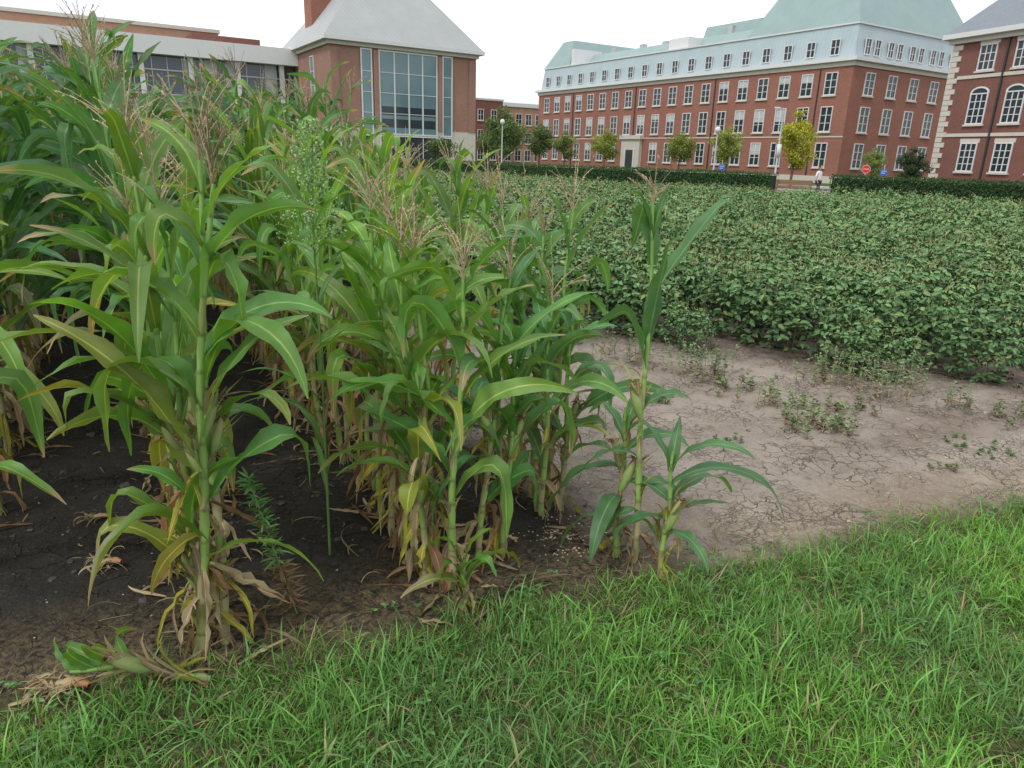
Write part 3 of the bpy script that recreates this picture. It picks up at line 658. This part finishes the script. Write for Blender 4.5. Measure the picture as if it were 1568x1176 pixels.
b.part('walls',M_BRICKO).box(-60,-4,30,46,0,15.0); b.part('parapet',M_STONE).box(-60.2,-3.8,29.8,46.2,15.0,15.4); b.part('penthouse',M_COPPER).box(-42,-33,34,42,15.4,17.6); b.part('stair_block',M_BRICK3).box(-8,-.5,24,29,0,14.0)
for i in range(14): b.win('y',30,-57+3.9*i,12.4,2,1.6,2,1)
b.done()
b=Bld('distant_brick_block',(-14.,138.),30)
b.part('walls',M_BRICKO).box(0,34,0,14,0,10.8); b.part('cornice',M_WHITE).box(-.3,34.3,-.3,14.3,10.8,11.5)
b.part('wing',M_BRICK3).box(2,8,-8,-.01,0,11); b.part('wing_cap',M_STONE).box(1.9,8.1,-8.1,-.02,11,11.3)
for i in range(11):
    for z in (8.6,5.2,2.): b.win('y',0,9.3+2.2*i,z,1.2,1.9,2,2)
for i in range(2):
    for z in (8.6,5.2,2.): b.win('y',-8,3.6+2.6*i,z,1.,1.7,2,2)
b.done()
b=Bld('georgian_brick_house',(34.5,62.5),22); LR=30
b.part('walls',M_BRICK3).box(0,14,-LR,0,0,11.2); b.part('plinth',M_STONE).box(-.1,14,-LR,.1,0,.6)
b.part('cornice',M_STONE).box(-.3,14.3,-LR-.3,.3,11.2,11.55); b.part('eaves',M_WHITE).box(-.7,14.7,-LR-.7,.7,11.55,11.9)
b.part('roof',M_SLATE).box(-.6,14.6,-LR-.6,.6,11.9,18.5,top=(5.5,8.5,-LR+6,-5.5))
for z0,z1 in ((4.25,4.5),(8.55,8.8)): b.fb('belt_course',M_STONE,'x',0,-LR,-.8,z0,z1,0,.08)
for i in range(26): 
    z=.6+.405*i; w=.8 if i%2 else .5; b.part('quoins',M_STONE).box(-.07,.0,-w,.07,z,z+.37)
for i in range(9):
    y=-3.0-2.85*i
    b.win('x',0,y,10.,1.2,1.7,3,3,head=M_STONE); b.win('x',0,y,6.3,1.3,2.1,3,4); b.win('x',0,y,2.7,1.25,2.0,3,4,head=M_STONE)
    t=np.linspace(0,pi,9); mbA=b.part('arches',M_WHITE)
    for k in range(8):
        q=[(y+.78*math.cos(t[k]),7.42+.5*math.sin(t[k])),(y+.78*math.cos(t[k+1]),7.42+.5*math.sin(t[k+1])),(y+.65*math.cos(t[k+1]),7.42+.38*math.sin(t[k+1])),(y+.65*math.cos(t[k]),7.42+.38*math.sin(t[k]))]
        mbA.add([(-.08,a,z) for a,z in q]+[(0,a,z) for a,z in q],[(0,1,2,3),(0,1,5,4),(1,2,6,5),(2,3,7,6),(3,0,4,7)],None,(1,1,1),0)
        b.part('window_glass',M_GLASS).add([(-.02,q[3][0],q[3][1]),(-.02,q[2][0],q[2][1]),(-.02,q[2][0],7.445),(-.02,q[3][0],7.445)],[(0,1,2,3)],None,(1,1,1),0)
b.part('downpipe',M_DARKMETAL).box(-.16,-.02,-4.6,-4.48,.6,11.2)
for i in range(3): b.part('dormers',M_WHITE).box(.6,3.5,-6-7*i,-4.6-7*i,12.4,14.4)
b.done()
# street and pavement beyond the hedge
e=empty('street',(29.9,65.,0),math.radians(32))
mb=MB(); mb.box(-17,-9,-60,90,.0,.008); mb.obj('road',[M_ASPH],False,e)
mb=MB(); mb.box(-9,-8.8,-60,90,0,.14); mb.box(-8.8,-6,-60,90,0,.13); mb.box(-17.2,-17,-60,90,0,.14); mb.obj('pavement',[M_CONC],False,e)
mb=MB(); 
for i in range(20): mb.box(-13.06,-12.94,-40+5*i,-37.5+5*i,.009,.012)
mb.obj('lane_marking',[M_WHITE],False,e)
# ---------------------------------------------------------------- trees
def tree(name,seed,x,y,H,cw,col,trunk=.3,nl=3200,ls=.13,cb=None):
    mb=MB(); r=R(seed); cb=cb or H*trunk
    t=np.linspace(0,1,7); pth=np.stack([.06*np.sin(3*t+seed),.06*np.cos(2*t+seed),H*.85*t],-1); tr_=.035*H*.6
    mb.tube(pth,np.linspace(tr_,.02,7),(1,1,1),1,8)
    cl=[]
    for k in range(20):
        f=(k+r.random())/20; z0=cb+(H*.84-cb)*f*.85; a=r.uniform(0,6.28); rad=cw/2*(math.sin(pi*(.2+.72*f))**.7)*r.uniform(.5,.95)
        p1=np.array([math.cos(a)*rad,math.sin(a)*rad,z0+rad*.6]); p0=np.array([0,0,z0]); mid=(p0+p1)/2+np.array([0,0,-.05*rad])
        mb.tube([p0,mid,p1],[tr_*.4,tr_*.25,.01],(1,1,1),1,5); cl.append((p1,r.uniform(.2,.3)*cw*.75)); cl.append(((p0+p1)/2+r.normal(0,.1,3),r.uniform(.2,.28)*cw*.75))
    cl.append((np.array([0,0,H*.9]),cw*.16))
    for c,rd in cl:
        n=nl//len(cl); v=r.normal(0,1,(n,3)); v/=np.linalg.norm(v,axis=1)[:,None]; p=c+v*rd*(r.random((n,1))**.45)*np.array([1,1,.8])
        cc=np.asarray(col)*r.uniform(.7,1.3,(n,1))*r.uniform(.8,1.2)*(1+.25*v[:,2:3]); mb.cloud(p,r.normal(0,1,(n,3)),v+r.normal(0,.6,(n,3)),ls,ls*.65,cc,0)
    return mb.obj(name,[M_TREE,M_BARK],loc=(x,y,0))
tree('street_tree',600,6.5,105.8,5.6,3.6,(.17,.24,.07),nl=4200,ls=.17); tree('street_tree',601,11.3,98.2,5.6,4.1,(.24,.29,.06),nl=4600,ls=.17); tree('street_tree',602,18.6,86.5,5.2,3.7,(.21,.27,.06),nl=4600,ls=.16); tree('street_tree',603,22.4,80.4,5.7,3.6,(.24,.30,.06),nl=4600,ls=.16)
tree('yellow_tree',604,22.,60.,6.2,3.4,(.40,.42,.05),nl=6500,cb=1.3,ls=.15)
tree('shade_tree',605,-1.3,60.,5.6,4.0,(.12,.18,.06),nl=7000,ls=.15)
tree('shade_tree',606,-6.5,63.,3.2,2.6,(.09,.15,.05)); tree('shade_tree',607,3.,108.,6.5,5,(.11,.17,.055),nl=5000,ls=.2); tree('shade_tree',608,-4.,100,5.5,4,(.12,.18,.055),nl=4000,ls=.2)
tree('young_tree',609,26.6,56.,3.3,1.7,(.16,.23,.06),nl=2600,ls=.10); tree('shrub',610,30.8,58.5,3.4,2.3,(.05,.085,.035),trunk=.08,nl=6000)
# ---------------------------------------------------------------- street furniture
def lamp(name,x,y,H,globe=False):
    mb=MB(); t=np.array([0,.15,.3,H-.3,H]); mb.tube([(0,0,z) for z in t],[.13,.13,.06,.045,.04],(1,1,1),0,10)
    if globe:
        s=np.linspace(.02,pi-.02,9); mb.tube([(0,0,H+.2-.2*math.cos(q)) for q in s],.18*np.sin(s),(1,1,1),1,14)
        mb.tube([(0,0,H-.06),(0,0,H+.03)],[.06,.1],(1,1,1),0,10)
    else:
        mb.tube([(0,0,H-.05),(-.12,0,H+.06),(-.25,0,H+.08)],.03,(1,1,1),0,6); mb.box(-.5,-.2,-.1,.1,H+.04,H+.12,1)
        mb.box(-.12,.12,-.10,-.07,2.1,2.8,1)
    mb.obj(name,[M_METAL,M_WHITE],loc=(x,y,0))
lamp('street_lamp',14.5,42.,4.6); lamp('street_lamp',13.1,50.,3.6,True); lamp('street_lamp',-1.3,57.,4.,True)
def sign(name,x,y,kind):
    mb=MB(); mb.tube([(0,0,0),(0,0,1.9)],.03,(1,1,1),0,6)
    if kind=='stop':
        t=np.linspace(pi/8,2*pi+pi/8,9); 
        for rr_,yo,m in ((.26,-.035,2),(.24,-.04,1)):
            mb.add([(0,yo,1.6)]+[(rr_*math.cos(q),yo,1.6+rr_*math.sin(q)) for q in t[:8]],[(0,1,2,3),(0,3,4,5),(0,5,6,7),(0,7,8,1)],None,(1,1,1),m)
        for i in range(4): mb.box(-.14+.08*i,-.10+.08*i,-.046,-.042,1.57,1.63,2)
    else:
        mb.box(-.2,.2,-.05,-.032,1.25,1.6,1); mb.box(-.14,.14,-.056,-.052,1.5,1.53,2); mb.box(-.14,.08,-.056,-.052,1.38,1.41,2)
    mb.obj(name,[M_METAL,M_RED if kind=='stop' else M_BLUE,M_WHITE],False,loc=(x,y,0),rz=-.4)
sign('stop_sign',21.9,47.,'stop'); sign('information_sign',13.1,48.,'b'); sign('information_sign',22.8,46.5,'b')
mb=MB()
for i in range(3): mb.box(-.9,.9,-.2+.15*i,-.08+.15*i,.43,.47)
for i in range(3): mb.box(-.9,.9,.26,.29,.6+.14*i,.71+.14*i)
for x in (-.8,.8): mb.box(x-.04,x+.04,-.2,-.13,0,.43); mb.box(x-.04,x+.04,.20,.259,0,1.0)
mb.obj('park_bench',[M_WOOD],False,loc=(13.9,37.5,0),rz=-.5)
def person(x,y,rz,shirt):
    e=empty('pedestrian',(x,y,0),rz)
    J=dict(pel=(0,0,.92),che=(0,.02,1.3),nk=(0,.02,1.46),hd=(0,.0,1.54),ls=(-.17,.02,1.4),le=(-.24,.06,1.13),lw=(-.22,-.06,.9),lh=(-.21,-.1,.82),rs=(.17,.02,1.4),re=(.24,.08,1.13),rw=(.24,.04,.88),rh=(.24,.02,.8),
     lk=(-.1,-.12,.5),la=(-.1,.0,.09),lf=(-.1,-.17,.04),rk=(.1,.05,.5),ra=(.1,.28,.14),rf=(.1,.16,.04),lhp=(-.09,0,.88),rhp=(.09,0,.88))
    for nm,keys,edges,rad,mat in (('shirt',['pel','che','nk','ls','le','rs','re'],[('pel','che'),('che','nk'),('che','ls'),('ls','le'),('che','rs'),('rs','re')],[.14,.16,.07,.07,.055,.07,.055],shirt),
      ('trousers',['pel','lhp','lk','la','rhp','rk','ra'],[('pel','lhp'),('lhp','lk'),('lk','la'),('pel','rhp'),('rhp','rk'),('rk','ra')],[.13,.1,.075,.05,.1,.075,.05],M_PANTS),
      ('head_neck',['nk','hd'],[('nk','hd')],[.05,.055],M_SKIN),('left_forearm',['le','lw','lh'],[('le','lw'),('lw','lh')],[.042,.03,.035],M_SKIN),('right_forearm',['re','rw','rh'],[('re','rw'),('rw','rh')],[.042,.03,.035],M_SKIN),
      ('left_shoe',['la','lf'],[('la','lf')],[.05,.045],M_HAIR),('right_shoe',['ra','rf'],[('ra','rf')],[.05,.045],M_HAIR)):
        me=bpy.data.meshes.new(nm); me.from_pydata([J[k] for k in keys],[(keys.index(a),keys.index(b)) for a,b in edges],[]); o=bpy.data.objects.new(nm,me); scene.collection.objects.link(o); o.parent=e
        o.modifiers.new('s','SKIN'); sv=me.skin_vertices[0].data if len(me.skin_vertices) else None
        if sv:
            for i in range(len(keys)): sv[i].radius=(rad[i],rad[i]*.8)
            sv[0].use_root=True
        o.modifiers.new('u','SUBSURF').levels=2; me.materials.append(mat)
    s=np.linspace(.02,pi-.02,12)
    mb=MB(); mb.tube([(0,-.01,1.63-.12*math.cos(q)) for q in s],.085*np.sin(s)**.8,(1,1,1),0,14); mb.tube([(0,-.09,1.62),(0,-.115,1.6),(0,-.09,1.585)],[.008,.014,.012],(1,1,1),0,6)
    for sx in(-.088,.088): mb.box(sx-.008,sx+.008,-.01,.02,1.6,1.65,0)
    for sx in(-.03,.03): mb.box(sx-.01,sx+.01,-.093,-.088,1.635,1.643,1)
    s2=np.linspace(.9,pi-.02,9); mb.tube([(0,.012,1.645-.12*math.cos(q)) for q in s2],.095*np.sin(s2)**.8,(1,1,1),1,14); mb.obj('head',[M_SKIN,M_HAIR],parent=e)
person(16.2,40.,.7,M_SHIRT)
# ---------------------------------------------------------------- light, world, camera
w=bpy.data.worlds.new("World"); scene.world=w; w.use_nodes=True; t=w.node_tree; t.nodes.clear()
sky=t.nodes.new('ShaderNodeTexSky'); sky.sky_type='NISHITA'; sky.sun_disc=False; sky.sun_elevation=math.radians(51); sky.sun_rotation=math.radians(219); sky.dust_density=3.; sky.air_density=1.
hs=t.nodes.new('ShaderNodeHueSaturation'); hs.inputs['Saturation'].default_value=.7; t.links.new(sky.outputs[0],hs.inputs['Color'])
tcn=t.nodes.new('ShaderNodeTexCoord'); mp=t.nodes.new('ShaderNodeMapping'); mp.inputs['Scale'].default_value=(1,1,3.5); t.links.new(tcn.outputs['Generated'],mp.inputs[0])
nz=t.nodes.new('ShaderNodeTexNoise'); nz.inputs['Scale'].default_value=2.2; nz.inputs['Detail'].default_value=6; t.links.new(mp.outputs[0],nz.inputs['Vector'])
mr=t.nodes.new('ShaderNodeMapRange'); mr.inputs[1].default_value=.35; mr.inputs[2].default_value=.6; mr.inputs[3].default_value=.55; mr.inputs[4].default_value=.95; t.links.new(nz.outputs[0],mr.inputs[0])
mx=t.nodes.new('ShaderNodeMix'); mx.data_type='RGBA'; t.links.new(mr.outputs[0],mx.inputs[0]); t.links.new(hs.outputs[0],mx.inputs[6]); mx.inputs[7].default_value=(8.8,9.0,9.3,1)
bg=t.nodes.new('ShaderNodeBackground'); bg.inputs[1].default_value=.15; t.links.new(mx.outputs[2],bg.inputs[0]); wo=t.nodes.new('ShaderNodeOutputWorld'); t.links.new(bg.outputs[0],wo.inputs[0])
L=bpy.data.lights.new('sun','SUN'); L.energy=1.5; L.angle=math.radians(10); L.color=(1,.96,.9); lo=bpy.data.objects.new('sun',L); scene.collection.objects.link(lo)
lo.rotation_euler=Vector((.4,.5,-.8)).to_track_quat('-Z','Y').to_euler()
cam=bpy.data.cameras.new('camera'); cam.lens=25.; cam.sensor_width=36.; cam.clip_end=3000; cam.clip_start=.05; co=bpy.data.objects.new('camera',cam); scene.collection.objects.link(co); scene.camera=co
Pt=math.radians(17.7); ro=math.radians(1.7)
Rv=Vector((1,0,0));Uv=Vector((0,math.sin(Pt),math.cos(Pt)));Fv=Vector((0,math.cos(Pt),-math.sin(Pt)))
R2=Rv*math.cos(ro)+Uv*math.sin(ro);U2=Uv*math.cos(ro)-Rv*math.sin(ro)
mtx=Matrix((R2,U2,-Fv)).transposed().to_4x4(); mtx.translation=Vector((0,0,1.7)); co.matrix_world=mtx
scene.view_settings.view_transform='Standard'; scene.view_settings.look='None'; scene.view_settings.exposure=0
